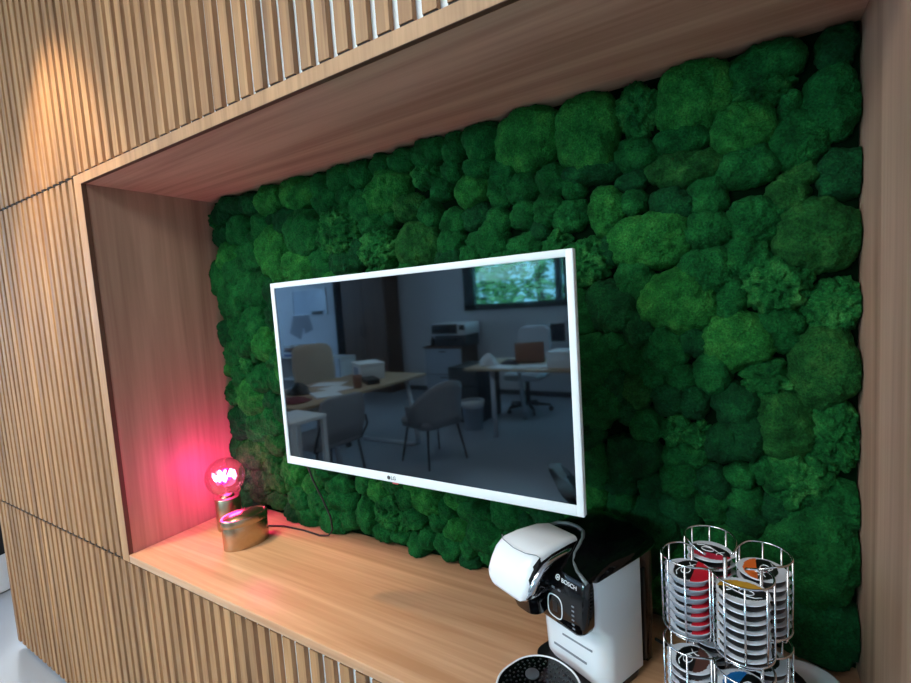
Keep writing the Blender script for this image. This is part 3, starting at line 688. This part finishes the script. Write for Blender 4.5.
tiers = [
    ('upper', 'front', 'gold', M_CUPK, 'gold and black', 2, 160), ('upper', 'left', 'red', M_CUPG, 'red and black', -104, 165),
    ('upper', 'right', 'orange', M_CUPD, 'orange and black', 88, 10), ('upper', 'back', 'pink', M_CUPK, 'crimson and black', 166, -5),
    ('lower', 'front', 'blue', M_CUPK, 'blue and black', 60, 160), ('lower', 'left', 'brown', M_CUPD, 'brown and black', -100, 165),
    ('lower', 'right', 'grey', M_CUPK, 'grey and black', 70, 10), ('lower', 'back', 'plum', M_CUPD, 'plum and black', 0, -5)]
for tier, cn, kind, cup, words, ang, tab in tiers:
    a = R(COLS[cn]); cx, cy = RC.x + CR * math.cos(a), RC.y + CR * math.sin(a)
    n = 7 if tier == 'upper' else 10
    z0 = (0.1975 if tier == 'upper' else 0.0155) + 0.0136
    pitch = 0.0135
    grp = 'capsules in the %s %s stack of the carousel' % (tier, cn)
    def lab(i):
        return '%s-foiled coffee capsule, %s in the %s %s stack' % (words.replace(' and ', '-and-'), ORD[i], tier, cn)
    proto = make_disc(kind, cup, ang - tab, lab(0), grp)
    for i in range(n):
        o = proto if i == 0 else copy_tree(proto)
        o['label'] = lab(i)
        o.location = (cx + rng.uniform(-0.0003, 0.0003), cy + rng.uniform(-0.0003, 0.0003), z0 + pitch * (n - 1 - i))
        o.rotation_euler = (0, 0, R(tab + rng.uniform(-5, 5)))

# saucer and black spoon by the right side board
sc = thing('saucer', 'small white saucer on the shelf between the capsule rack and the right side board', 'saucer', (1.727, 0.312, 0))
MB().lathe([(0.032, 0.0), (0.034, 0.002), (0.044, 0.008), (0.053, 0.0135), (0.0535, 0.015), (0.051, 0.0148), (0.042, 0.0095), (0.034, 0.006), (0.0, 0.0055)], 48).build('plate', M_GLW, sc)
sp = MB()
sp_pts = [(1.652, 0.372, 0.0035), (1.666, 0.358, 0.012), (1.682, 0.342, 0.0215), (1.700, 0.320, 0.0225), (1.716, 0.298, 0.0225), (1.730, 0.275, 0.022)]
sp.tube(sp_pts, [0.002, 0.0026, 0.0034, 0.006, 0.0075, 0.004], 10)
tag(sp.build('spoon', M_BLK), 'black plastic spoon leaning on the rim of the white saucer', 'spoon')

# ------------------------------------------------------------------ office behind the viewer, seen mirrored in the screen
M_DESK = wood('desk_oak', rgb(196, 170, 140), rgb(160, 132, 104), 'y', 0.45, 0.8)
M_DESKLEG = pmat('desk_leg_paint', rgb(206, 212, 222), 0.4)
M_GREYF = speckle('grey_fabric', rgb(150, 150, 156), 0.9, 0.15, 120, 0.2)
M_BEIGE = speckle('beige_fabric', rgb(186, 172, 156), 0.9, 0.12, 120, 0.2)
M_DKG = pmat('dark_metal', rgb(52, 56, 64), 0.4, 0.6)
M_PAPER = pmat('paper', rgb(232, 235, 240), 0.7)
M_WOODDK = wood('dark_panel_wood', rgb(120, 88, 66), rgb(84, 58, 42), 'z', 0.5, 0.7)
M_CARD = pmat('cardboard', rgb(150, 104, 84), 0.75)
M_REDC = pmat('dark_red_cloth', rgb(110, 36, 44), 0.8)
M_BLUE = pmat('blue_plastic', rgb(50, 100, 170), 0.4)

# tall wooden doors and dark curtain on the back wall
d = thing('tall_cupboard', 'tall dark wooden cupboard with two doors against the back wall', 'cupboard', (-3.88, BY, FZ))
MB().box(-0.48, 0.48, 0.001, 0.36, 0, 2.55).build('carcass', M_WOODDK, d)
for s in (-1, 1):
    o = MB().box(min(s * 0.004, s * 0.476), max(s * 0.004, s * 0.476), 0.361, 0.381, 0.03, 2.53).build('door', M_WOODDK, d)
    MB().tube([(s * 0.05, 0.382, 0.95), (s * 0.05, 0.41, 0.96), (s * 0.05, 0.41, 1.14), (s * 0.05, 0.382, 1.15)], 0.006, 8).build('handle', M_DKG, o)
b = MB(); n = 40; V = []; F = []
for j, z in enumerate((FZ + 0.02, CZ - 0.03)):
    for i in range(n + 1): V.append((-4.85 + 0.42 * i / n, BY + 0.07 + 0.03 * math.sin(i * 1.3), z))
    for i in range(n + 1): V.append((-4.85 + 0.42 * i / n, BY + 0.055 + 0.03 * math.sin(i * 1.3), z))
m = n + 1
for i in range(n): F += [(i, i + 1, 2 * m + i + 1, 2 * m + i), (m + i, 3 * m + i, 3 * m + i + 1, m + i + 1)]
b.add(V, F, 0, True); tag(b.build('curtain', speckle('dark_curtain', rgb(34, 36, 44), 0.9)), 'dark pleated curtain hanging beside the tall wooden cupboard', 'curtain')

wb = thing('whiteboard', 'framed whiteboard on the pale blue-lit back wall', 'whiteboard', (-5.6, BY, 0.64))
MB().box(-0.46, 0.46, 0.001, 0.012, 0.02, 0.48).build('panel', pmat('whiteboard_face', rgb(196, 208, 224), 0.25), wb)
b = MB().box(-0.48, 0.48, 0.001, 0.022, 0.0, 0.02).box(-0.48, 0.48, 0.001, 0.022, 0.48, 0.50).box(-0.48, -0.46, 0.001, 0.022, 0.0, 0.5).box(0.46, 0.48, 0.001, 0.022, 0, 0.5)
b.build('frame', M_PAPER, wb)
tag(MB().box(0.10, 0.36, 0.023, 0.05, 0.0, 0.06, M=Matrix.Translation((-5.6, BY, 0.645))).build('board_eraser', M_BLK), 'black eraser on the lower edge of the whiteboard', 'eraser')
for k, (x, z, a, wd, ht, lb) in enumerate(((-6.0, 0.44, 24, 0.34, 0.46, 'large paper sheet pinned askew under the whiteboard corner'), (-5.72, 0.48, -18, 0.24, 0.34, 'small paper sheet pinned under the whiteboard, nearer the eraser'))):
    M = Matrix.Translation((x, BY + 0.003 + 0.004 * k, z)) @ Matrix.Rotation(R(a), 4, 'Y')
    tag(MB().box(-wd / 2, wd / 2, 0, 0.002, -ht / 2, ht / 2, M=M).build('pinned_paper', pmat('grey_print_paper', rgb(150, 150, 158), 0.7)), lb, 'paper')

# cabinet with printer
cb = thing('side_cabinet', 'low grey-fronted wooden cabinet under the printer by the back wall', 'cabinet', (-2.25, -5.28, FZ))
MB().box(-0.33, 0.33, -0.25, 0.22, 0.0, 0.76).box(-0.35, 0.35, -0.255, 0.245, 0.76, 0.785).build('carcass', M_WOODDK, cb)
for z0, z1 in ((0.03, 0.36), (0.37, 0.75)):
    o = MB().box(-0.32, 0.32, 0.2205, 0.238, z0, z1).build('drawer', pmat('pale_grey_front', rgb(168, 174, 184), 0.5), cb)
    MB().box(-0.06, 0.06, 0.238, 0.25, z1 - 0.05, z1 - 0.035).build('handle', M_DKG, o)
pr = thing('printer', 'white and black office printer on top of the side cabinet', 'printer', (-2.13, -5.28, FZ + 0.786))
MB().box(-0.27, 0.27, -0.22, 0.20, 0.0, 0.16, bev=0.012).build('lower_body', M_GREYPL, pr)
MB().box(-0.29, 0.29, -0.23, 0.23, 0.161, 0.34, bev=0.02).build('upper_body', M_WPL, pr)
MB().box(-0.285, 0.16, 0.2305, 0.245, 0.19, 0.33, bev=0.004).build('front_panel', M_BLK, pr)
MB().box(-0.20, 0.14, 0.201, 0.30, 0.10, 0.115).build('paper_tray', M_BLK, pr)
MB().box(0.20, 0.285, 0.2305, 0.24, 0.24, 0.31).build('display', M_GLK, pr)
tag(MB().lathe([(0.03, 0), (0.034, 0.01), (0.034, 0.09), (0.012, 0.12), (0.012, 0.14), (0.0, 0.14)], 20, M=Matrix.Translation((-2.52, -5.2, FZ + 0.786))).build('small_bottle', M_BLK), 'small dark bottle on the side cabinet beside the printer', 'bottle')

def desk(name, label, x0, x1, y0, y1, grain):
    t = thing(name, label, 'desk', ((x0 + x1) / 2, (y0 + y1) / 2, FZ)); w2, d2 = (x1 - x0) / 2, (y1 - y0) / 2
    MB().box(-w2, w2, -d2, d2, 0.70, 0.727, bev=0.003).build('desk_top', M_DESK, t)
    return t, w2, d2
dk, w2, d2 = desk('desk', 'long oak desk with looped white legs, paper-strewn, nearest the chairs', -2.05, -1.20, -3.12, -1.47, 'y')
for sy in (-1, 1):
    y = 0.42 if sy > 0 else -d2 + 0.18
    MB().tube([(-w2 + 0.12, y, 0.70), (-w2 + 0.04, y, 0.03), (-w2 + 0.09, y, 0.018), (w2 - 0.09, y, 0.018), (w2 - 0.02, y, 0.03), (w2 - 0.12, y, 0.70)], 0.022, 8).build('leg', M_DESKLEG, dk)
dk2, w2, d2 = desk('desk', 'second oak desk standing below the long window with a waste bin beside it', -0.95, 0.95, -4.30, -3.46, 'x')
for sx in (-1, 1):
    MB().tube([(sx * (w2 - 0.3), d2 - 0.09, 0.70), (sx * (w2 - 0.33), d2 - 0.03, 0.0)], 0.026, 8).build('leg', M_DESKLEG, dk2)
    MB().tube([(sx * (w2 - 0.3), -d2 + 0.09, 0.70), (sx * (w2 - 0.33), -d2 + 0.03, 0.0)], 0.026, 8).build('leg', M_DESKLEG, dk2)
pd = thing('drawer_pedestal', 'dark drawer unit standing under the end of the window desk', 'drawer unit', (-1.23, -4.18, FZ))
MB().box(-0.2, 0.2, -0.28, 0.28, 0.0, 0.66).build('carcass', M_BLK, pd)
for k in range(3): MB().box(-0.19, 0.19, 0.2805, 0.295, 0.03 + 0.21 * k, 0.22 + 0.21 * k).build('drawer', M_GREYPL, pd)

def armchair(label, loc, rz, fab):
    """shell armchair on four splayed legs, facing local -y"""
    t = thing('armchair', label, 'chair', loc, rz)
    MB().loft([rrect(-0.25, 0.25, -0.25, 0.22, 0.37, 0.09, 8), rrect(-0.265, 0.265, -0.27, 0.235, 0.41, 0.10, 8), rrect(-0.25, 0.25, -0.255, 0.22, 0.455, 0.09, 8)]).build('seat', fab, t)
    inner = []; outer = []
    V = []; F = []; n = 28; lv = 6
    for side in (0, 1):
        for k in range(lv + 1):
            for i in range(n + 1):
                s = i / n; a = R(-10 - 0 + 200 * s)
                back = math.sin(max(0, min(1, (s - 0.12) / 0.76)) * PI) ** 0.8
                top = 0.60 + 0.22 * back
                z = 0.40 + (top - 0.40) * k / lv
                fl = 1 + 0.10 * k / lv
                r0 = 0.295 * fl - (0.03 if side else 0)
                V.append((r0 * math.cos(a), 0.02 + (r0 - 0.03) * math.sin(a), z))
    m = n + 1; N = m * (lv + 1)
    for k in range(lv):
        for i in range(n):
            q = k * m + i; F.append((q, q + 1, q + m + 1, q + m)); F.append((N + q, N + q + m, N + q + m + 1, N + q + 1))
    for i in range(n):
        q = lv * m + i; F.append((q, q + 1, N + q + 1, N + q)); F.append((i + 1, i, N + i, N + i + 1))
    for k in range(lv):
        q = k * m; F.append((q + m, q, N + q, N + q + m)); q = k * m + n; F.append((q, q + m, N + q + m, N + q))
    MB().add(V, F, 0, True).build('backrest', fab, t)
    for sx in (-1, 1):
        for sy in (-1, 1):
            MB().tube([(sx * 0.19, sy * 0.17 - 0.01, 0.38), (sx * 0.25, sy * 0.235 - 0.01, 0.0)], [0.013, 0.009], 8).build('leg', M_DKG, t)
    t.scale = (0.88, 0.88, 0.93)
    return t
armchair('grey shell armchair standing free in front of the window desk', (-0.83, -2.66, FZ), R(-72), M_GREYF)

ch = thing('visitor_chair', 'grey upholstered chair on thin dark legs, pushed up to the long desk', 'chair', (-1.25, -1.73, FZ), R(-84))
MB().loft([rrect(-0.22, 0.22, -0.22, 0.22, 0.40, 0.06, 6), rrect(-0.235, 0.235, -0.235, 0.235, 0.43, 0.07, 6), rrect(-0.22, 0.22, -0.22, 0.22, 0.46, 0.06, 6)]).build('seat', M_GREYF, ch)
rings = []
for z, y, w_ in ((0.44, 0.205, 0.20), (0.55, 0.225, 0.225), (0.68, 0.245, 0.22), (0.775, 0.262, 0.195), (0.795, 0.265, 0.15)):
    rings.append(rrect(-w_, w_, y, y + 0.035, z, 0.016, 4))
MB().loft(rings).build('backrest', M_GREYF, ch)
for sx in (-1, 1):
    for sy in (-1, 1): MB().tube([(sx * 0.2, sy * 0.18, 0.41), (sx * 0.225, sy * 0.235, 0.0)], 0.010, 8).build('leg', M_DKG, ch)
    MB().tube([(sx * 0.225, 0.19, 0.40), (sx * 0.24, 0.262, 0.52), (sx * 0.215, 0.275, 0.60)], 0.009, 8).build('back_rod', M_DKG, ch)

st = thing('side_table', 'small white square table with straight legs beside the grey visitor chair', 'table', (-1.04, -1.30, FZ), R(4))
MB().box(-0.17, 0.17, -0.145, 0.145, 0.70, 0.727, bev=0.004).build('table_top', M_WPL, st)
for sx in (-1, 1):
    for sy in (-1, 1): MB().box(sx * 0.15 - 0.015, sx * 0.15 + 0.015, sy * 0.125 - 0.015, sy * 0.125 + 0.015, 0.0, 0.70).build('leg', M_WPL, st)

def task_chair(label, loc, rz, fab, hi):
    t = thing('office_chair', label, 'chair', loc, rz)
    MB().loft([rrect(-0.23, 0.23, -0.23, 0.23, 0.42, 0.08, 6), rrect(-0.25, 0.25, -0.25, 0.25, 0.46, 0.09, 6), rrect(-0.23, 0.23, -0.23, 0.23, 0.50, 0.08, 6)]).build('seat', fab, t)
    rings = []
    for f_, w_ in ((0.0, 0.18), (0.06, 0.215), (0.5, 0.235), (0.88, 0.22), (0.97, 0.18), (1.0, 0.12)):
        z = 0.52 + (hi - 0.52) * f_; y = 0.20 + 0.09 * f_
        rings.append(rrect(-w_, w_, y, y + 0.07, z, 0.03, 4))
    MB().loft(rings).build('backrest', fab, t)
    MB().tube([(0, 0.20, 0.43), (0, 0.265, 0.47), (0, 0.30, 0.62)], 0.018, 8).build('back_bar', M_BLK, t)
    MB().tube([(0, 0, 0.42), (0, 0, 0.09)], 0.028, 12).build('gas_column', M_BLK, t)
    for k in range(5):
        a = R(72 * k + 18)
        l = MB().tube([(0, 0, 0.10), (0.28 * math.cos(a), 0.28 * math.sin(a), 0.075)], [0.026, 0.016], 8).build('base_arm', M_BLK, t)
        MB().tube([(0.28 * math.cos(a) - 0.012 * math.sin(a), 0.28 * math.sin(a) + 0.012 * math.cos(a), 0.03), (0.28 * math.cos(a) + 0.012 * math.sin(a), 0.28 * math.sin(a) - 0.012 * math.cos(a), 0.03)], 0.03, 14).build('caster', M_BLK, l)
    return t
task_chair('beige high-backed office chair behind the long desk', (-2.20, -2.62, FZ), R(118), M_BEIGE, 1.08)
task_chair('white high-backed office chair behind the window desk', (-0.74, -4.66, FZ), R(180), speckle('white_fabric', rgb(206, 210, 218), 0.8), 1.06)
t = task_chair('low-backed black office chair with armrests, at the lower right corner of the screen', (1.19, -1.33, FZ), R(60), M_BLK, 0.62)
for sx in (-1, 1):
    MB().tube([(sx * 0.24, 0.05, 0.45), (sx * 0.30, 0.07, 0.47), (sx * 0.30, 0.08, 0.62), (sx * 0.30, -0.10, 0.655), (sx * 0.30, -0.17, 0.655)], 0.02, 8).build('armrest', M_BLK, t)

bn = thing('waste_bin', 'translucent grey waste bin on the floor by the window desk leg', 'bin', (-1.0, -3.70, FZ))
MB().lathe([(0.0, 0.0), (0.10, 0.0), (0.125, 0.31), (0.131, 0.315), (0.128, 0.32), (0.119, 0.315), (0.096, 0.012), (0.0, 0.012)], 28).build('bucket', pmat('grey_bin', rgb(130, 142, 158), 0.4), bn, auto=40)
MB().lathe([(0.122, 0.25), (0.136, 0.325), (0.130, 0.328), (0.118, 0.30)], 28).build('bag_liner', M_PAPER, bn)

DZ = FZ + 0.7275
def cbox(name, label, cat, x, y, rz, sx, sy, sz, mat, z=DZ, lid=True):
    t = thing(name, label, cat, (x, y, z), R(rz))
    MB().box(-sx / 2, sx / 2, -sy / 2, sy / 2, 0, sz, bev=0.003).build('box_body', mat, t)
    if lid: MB().box(-sx / 2 - 0.004, sx / 2 + 0.004, -sy / 2 - 0.004, sy / 2 + 0.004, sz * 0.82, sz + 0.003, bev=0.002).build('box_lid', mat, t)
    return t
bx = cbox('paper_box', 'white printed carton standing on the long desk', 'box', -1.66, -2.76, 32, 0.34, 0.24, 0.16, M_PAPER)
b = MB()
for k in range(3): b.box(-0.09 + 0.06 * k, -0.06 + 0.06 * k, 0.1205, 0.123, 0.03, 0.12)
b.build('print', M_BLUE, bx)
cbox('keyboard_box', 'flat black case beside the printed carton on the long desk', 'case', -1.42, -2.52, 35, 0.26, 0.12, 0.045, M_BLK, lid=False)
tag(MB().lathe([(0.036, 0), (0.042, 0.11), (0.040, 0.112), (0.034, 0.006), (0, 0.006)], 24, M=Matrix.Translation((-1.36, -2.28, DZ))).build('pen_cup', M_CARD), 'brown pen cup near the middle of the long desk edge', 'cup')
for k, (x, y, a, lb) in enumerate(((-1.55, -2.2, 10, 'middle of the long desk'), (-1.80, -2.35, -25, 'far side of the long desk near the beige chair'), (-1.42, -1.95, 30, 'edge of the long desk behind the grey chair'))):
    tag(MB().box(-0.15, 0.15, -0.105, 0.105, 0, 0.003 + 0.003 * k, M=Matrix.Translation((x, y, DZ)) @ Matrix.Rotation(R(a), 4, 'Z')).build('paper_stack', M_PAPER), 'loose white papers lying on the ' + lb, 'papers')
def blob(name, label, cat, x, y, z, rx, ry, h, mat, seed):
    V = []; F = []; n, lv = 24, 8
    for i in range(lv + 1):
        t = i / lv
        for j in range(n):
            a = 2 * PI * j / n; r = math.cos(t * PI / 2) ** 0.6; k = 1 + 0.25 * noise.noise(Vector((math.cos(a) * 1.5, math.sin(a) * 1.5, t * 2 + seed)))
            V.append((x + rx * r * k * math.cos(a), y + ry * r * k * math.sin(a), z + max(0, h * t * (0.85 + 0.3 * k - 0.15))))
    for i in range(lv):
        for j in range(n): F.append((i * n + j, i * n + (j + 1) % n, (i + 1) * n + (j + 1) % n, (i + 1) * n + j))
    F.append(tuple(reversed(range(n))))
    return tag(MB().add(V, F, 0, True).build(name, mat), label, cat)
blob('folded_cloth', 'dark red folded cloth on the near end of the long desk', 'cloth', -1.46, -1.66, DZ, 0.14, 0.11, 0.035, M_REDC, 1)
blob('camera_bag', 'black bag lying behind the red cloth on the long desk', 'bag', -1.72, -1.92, DZ, 0.12, 0.09, 0.10, M_BLK, 5)
blob('plastic_bag', 'crumpled white plastic bag on the end of the window desk', 'bag', -0.78, -3.72, DZ, 0.10, 0.08, 0.13, M_PAPER, 9)
blob('dark_pouch', 'dark pouch on the window desk beside the crumpled white bag', 'pouch', -0.55, -3.78, DZ, 0.10, 0.07, 0.06, M_DKG, 12)
cbox('parcel', 'white parcel on the window desk end far from the bin', 'box', 0.16, -3.72, 0, 0.42, 0.28, 0.16, M_PAPER)
lt = thing('laptop', 'open laptop with a brown back on the window desk', 'laptop', (-0.42, -4.02, DZ), R(-25))
MB().box(-0.16, 0.16, -0.12, 0.10, 0.0, 0.015, bev=0.003).build('keyboard_base', M_DKG, lt)
MB().box(-0.16, 0.16, 0.0, 0.010, 0.0, 0.21, bev=0.003, M=Matrix.Translation((0, 0.10, 0.012)) @ Matrix.Rotation(R(8), 4, 'X')).build('screen_lid', M_CARD, lt)
for k, (x, y, a, lb) in enumerate(((-0.55, -3.62, 12, 'window desk near its front edge'), (-0.24, -3.66, -14, 'window desk beside the white parcel'))):
    tag(MB().box(-0.15, 0.15, -0.105, 0.105, 0, 0.004 + 0.004 * k, M=Matrix.Translation((x, y, DZ)) @ Matrix.Rotation(R(a), 4, 'Z')).build('paper_stack', M_PAPER), 'loose white papers lying on the ' + lb, 'papers')
pf = thing('picture_frame', 'small pale-framed dark picture on the back wall below the window', 'picture', (-0.62, BY, 0.04))
b = MB().box(-0.13, 0.13, 0.001, 0.018, 0, 0.02).box(-0.13, 0.13, 0.001, 0.018, 0.28, 0.30).box(-0.13, -0.11, 0.001, 0.018, 0, 0.3).box(0.11, 0.13, 0.001, 0.018, 0, 0.3)
b.build('frame', M_WPL, pf); MB().box(-0.11, 0.11, 0.001, 0.010, 0.02, 0.28).build('picture', M_DKG, pf)
lo = thing('low_shelf', 'low white shelf unit against the far wall behind the beige chair', 'shelf', (-4.3, -4.4, FZ), R(0))
b = MB().box(-0.75, 0.75, -0.16, 0.16, 0.70, 0.725).box(-0.75, 0.75, -0.16, 0.16, 0.34, 0.36).box(-0.75, 0.75, -0.16, 0.16, 0.03, 0.05)
b.box(-0.75, -0.725, -0.16, 0.16, 0, 0.70).box(0.725, 0.75, -0.16, 0.16, 0, 0.70).box(-0.01, 0.01, -0.16, 0.16, 0.05, 0.70)
b.build('shelf_frame', M_WPL, lo)
for k in range(5):
    tag(MB().box(-0.11, 0.11, -0.14, 0.14, 0, 0.035, bev=0.003, M=Matrix.Translation((-4.75 + 0.008 * k, -4.4, FZ + 0.7255 + 0.0352 * k)) @ Matrix.Rotation(R(6 * k - 10), 4, 'Z')).build('book', [M_BLUE, M_PAPER, M_DKG, M_CARD, M_PAPER][k]),
        '%s book, %s in the pile on the low white shelf' % (['blue', 'white', 'dark grey', 'brown', 'white'][k], ['lowest', 'second from the bottom', 'middle', 'second from the top', 'topmost'][k]), 'book', 'books piled on the low shelf')

# white bin with black lid past the end of the slatted wall
wbn = thing('lidded_bin', 'white bin with a black lid past the end of the slatted wall', 'bin', (-2.03, 0.10, FZ))
MB().lathe([(0.13, 0.0), (0.15, 0.01), (0.16, 0.22), (0.0, 0.22)], 28).build('bucket', M_WPL, wbn, auto=40)
MB().lathe([(0.163, 0.2205), (0.165, 0.24), (0.16, 0.42), (0.10, 0.46), (0.0, 0.47)], 28).build('lid', M_BLK, wbn, auto=40)

# trees outside the office window
M_LEAF = speckle('leaf', rgb(150, 196, 140), 0.7, 0.4, 2.0)
M_BARK = speckle('bark', rgb(90, 76, 62), 0.9, 0.2, 12, 0.3)
for k, (x, y, h, lb) in enumerate(((-5.6, -10.9, 3.4, 'leafy tree seen through the left part of the long window'), (-2.7, -10.3, 3.3, 'leafy tree seen through the middle of the long window'), (0.2, -10.7, 3.5, 'leafy tree seen through the right part of the long window'))):
    t = thing('tree', lb, 'tree', (x, y, FZ - 0.1), 0, 'trees outside the office window')
    MB().tube([(0, 0, 0), (0.06, 0.02, h * 0.3), (-0.04, 0.05, h * 0.6), (0, 0, h * 0.9)], [0.14, 0.11, 0.08, 0.03], 10).build('trunk', M_BARK, t)
    b = MB(); r2 = random.Random(50 + k)
    for _ in range(2600):
        a, c = r2.uniform(0, 2 * PI), r2.uniform(-1, 1); q = r2.uniform(0.45, 1.0) ** 0.5
        s = math.sqrt(1 - c * c)
        p = Vector((1.36 * q * s * math.cos(a), 1.2 * q * s * math.sin(a), h * 0.58 + h * 0.42 * q * c))
        M = Matrix.Translation(p) @ Matrix.Rotation(r2.uniform(0, 6.3), 4, 'Z') @ Matrix.Rotation(r2.uniform(0, 3.1), 4, 'X')
        L = r2.uniform(0.07, 0.14)
        b.add([(-L, 0, 0), (0, -L * 0.45, 0.01), (L, 0, 0), (0, L * 0.45, 0.01)], [(0, 1, 2, 3)], 0, False, M)
    o = b.build('foliage', M_LEAF, t); o['kind'] = 'stuff'
struct(MB().box(-12, 12, -16, BY - 0.12, FZ - 0.2, FZ - 0.1).build('ground', speckle('lawn', rgb(96, 128, 70), 0.9, 0.3, 4)))
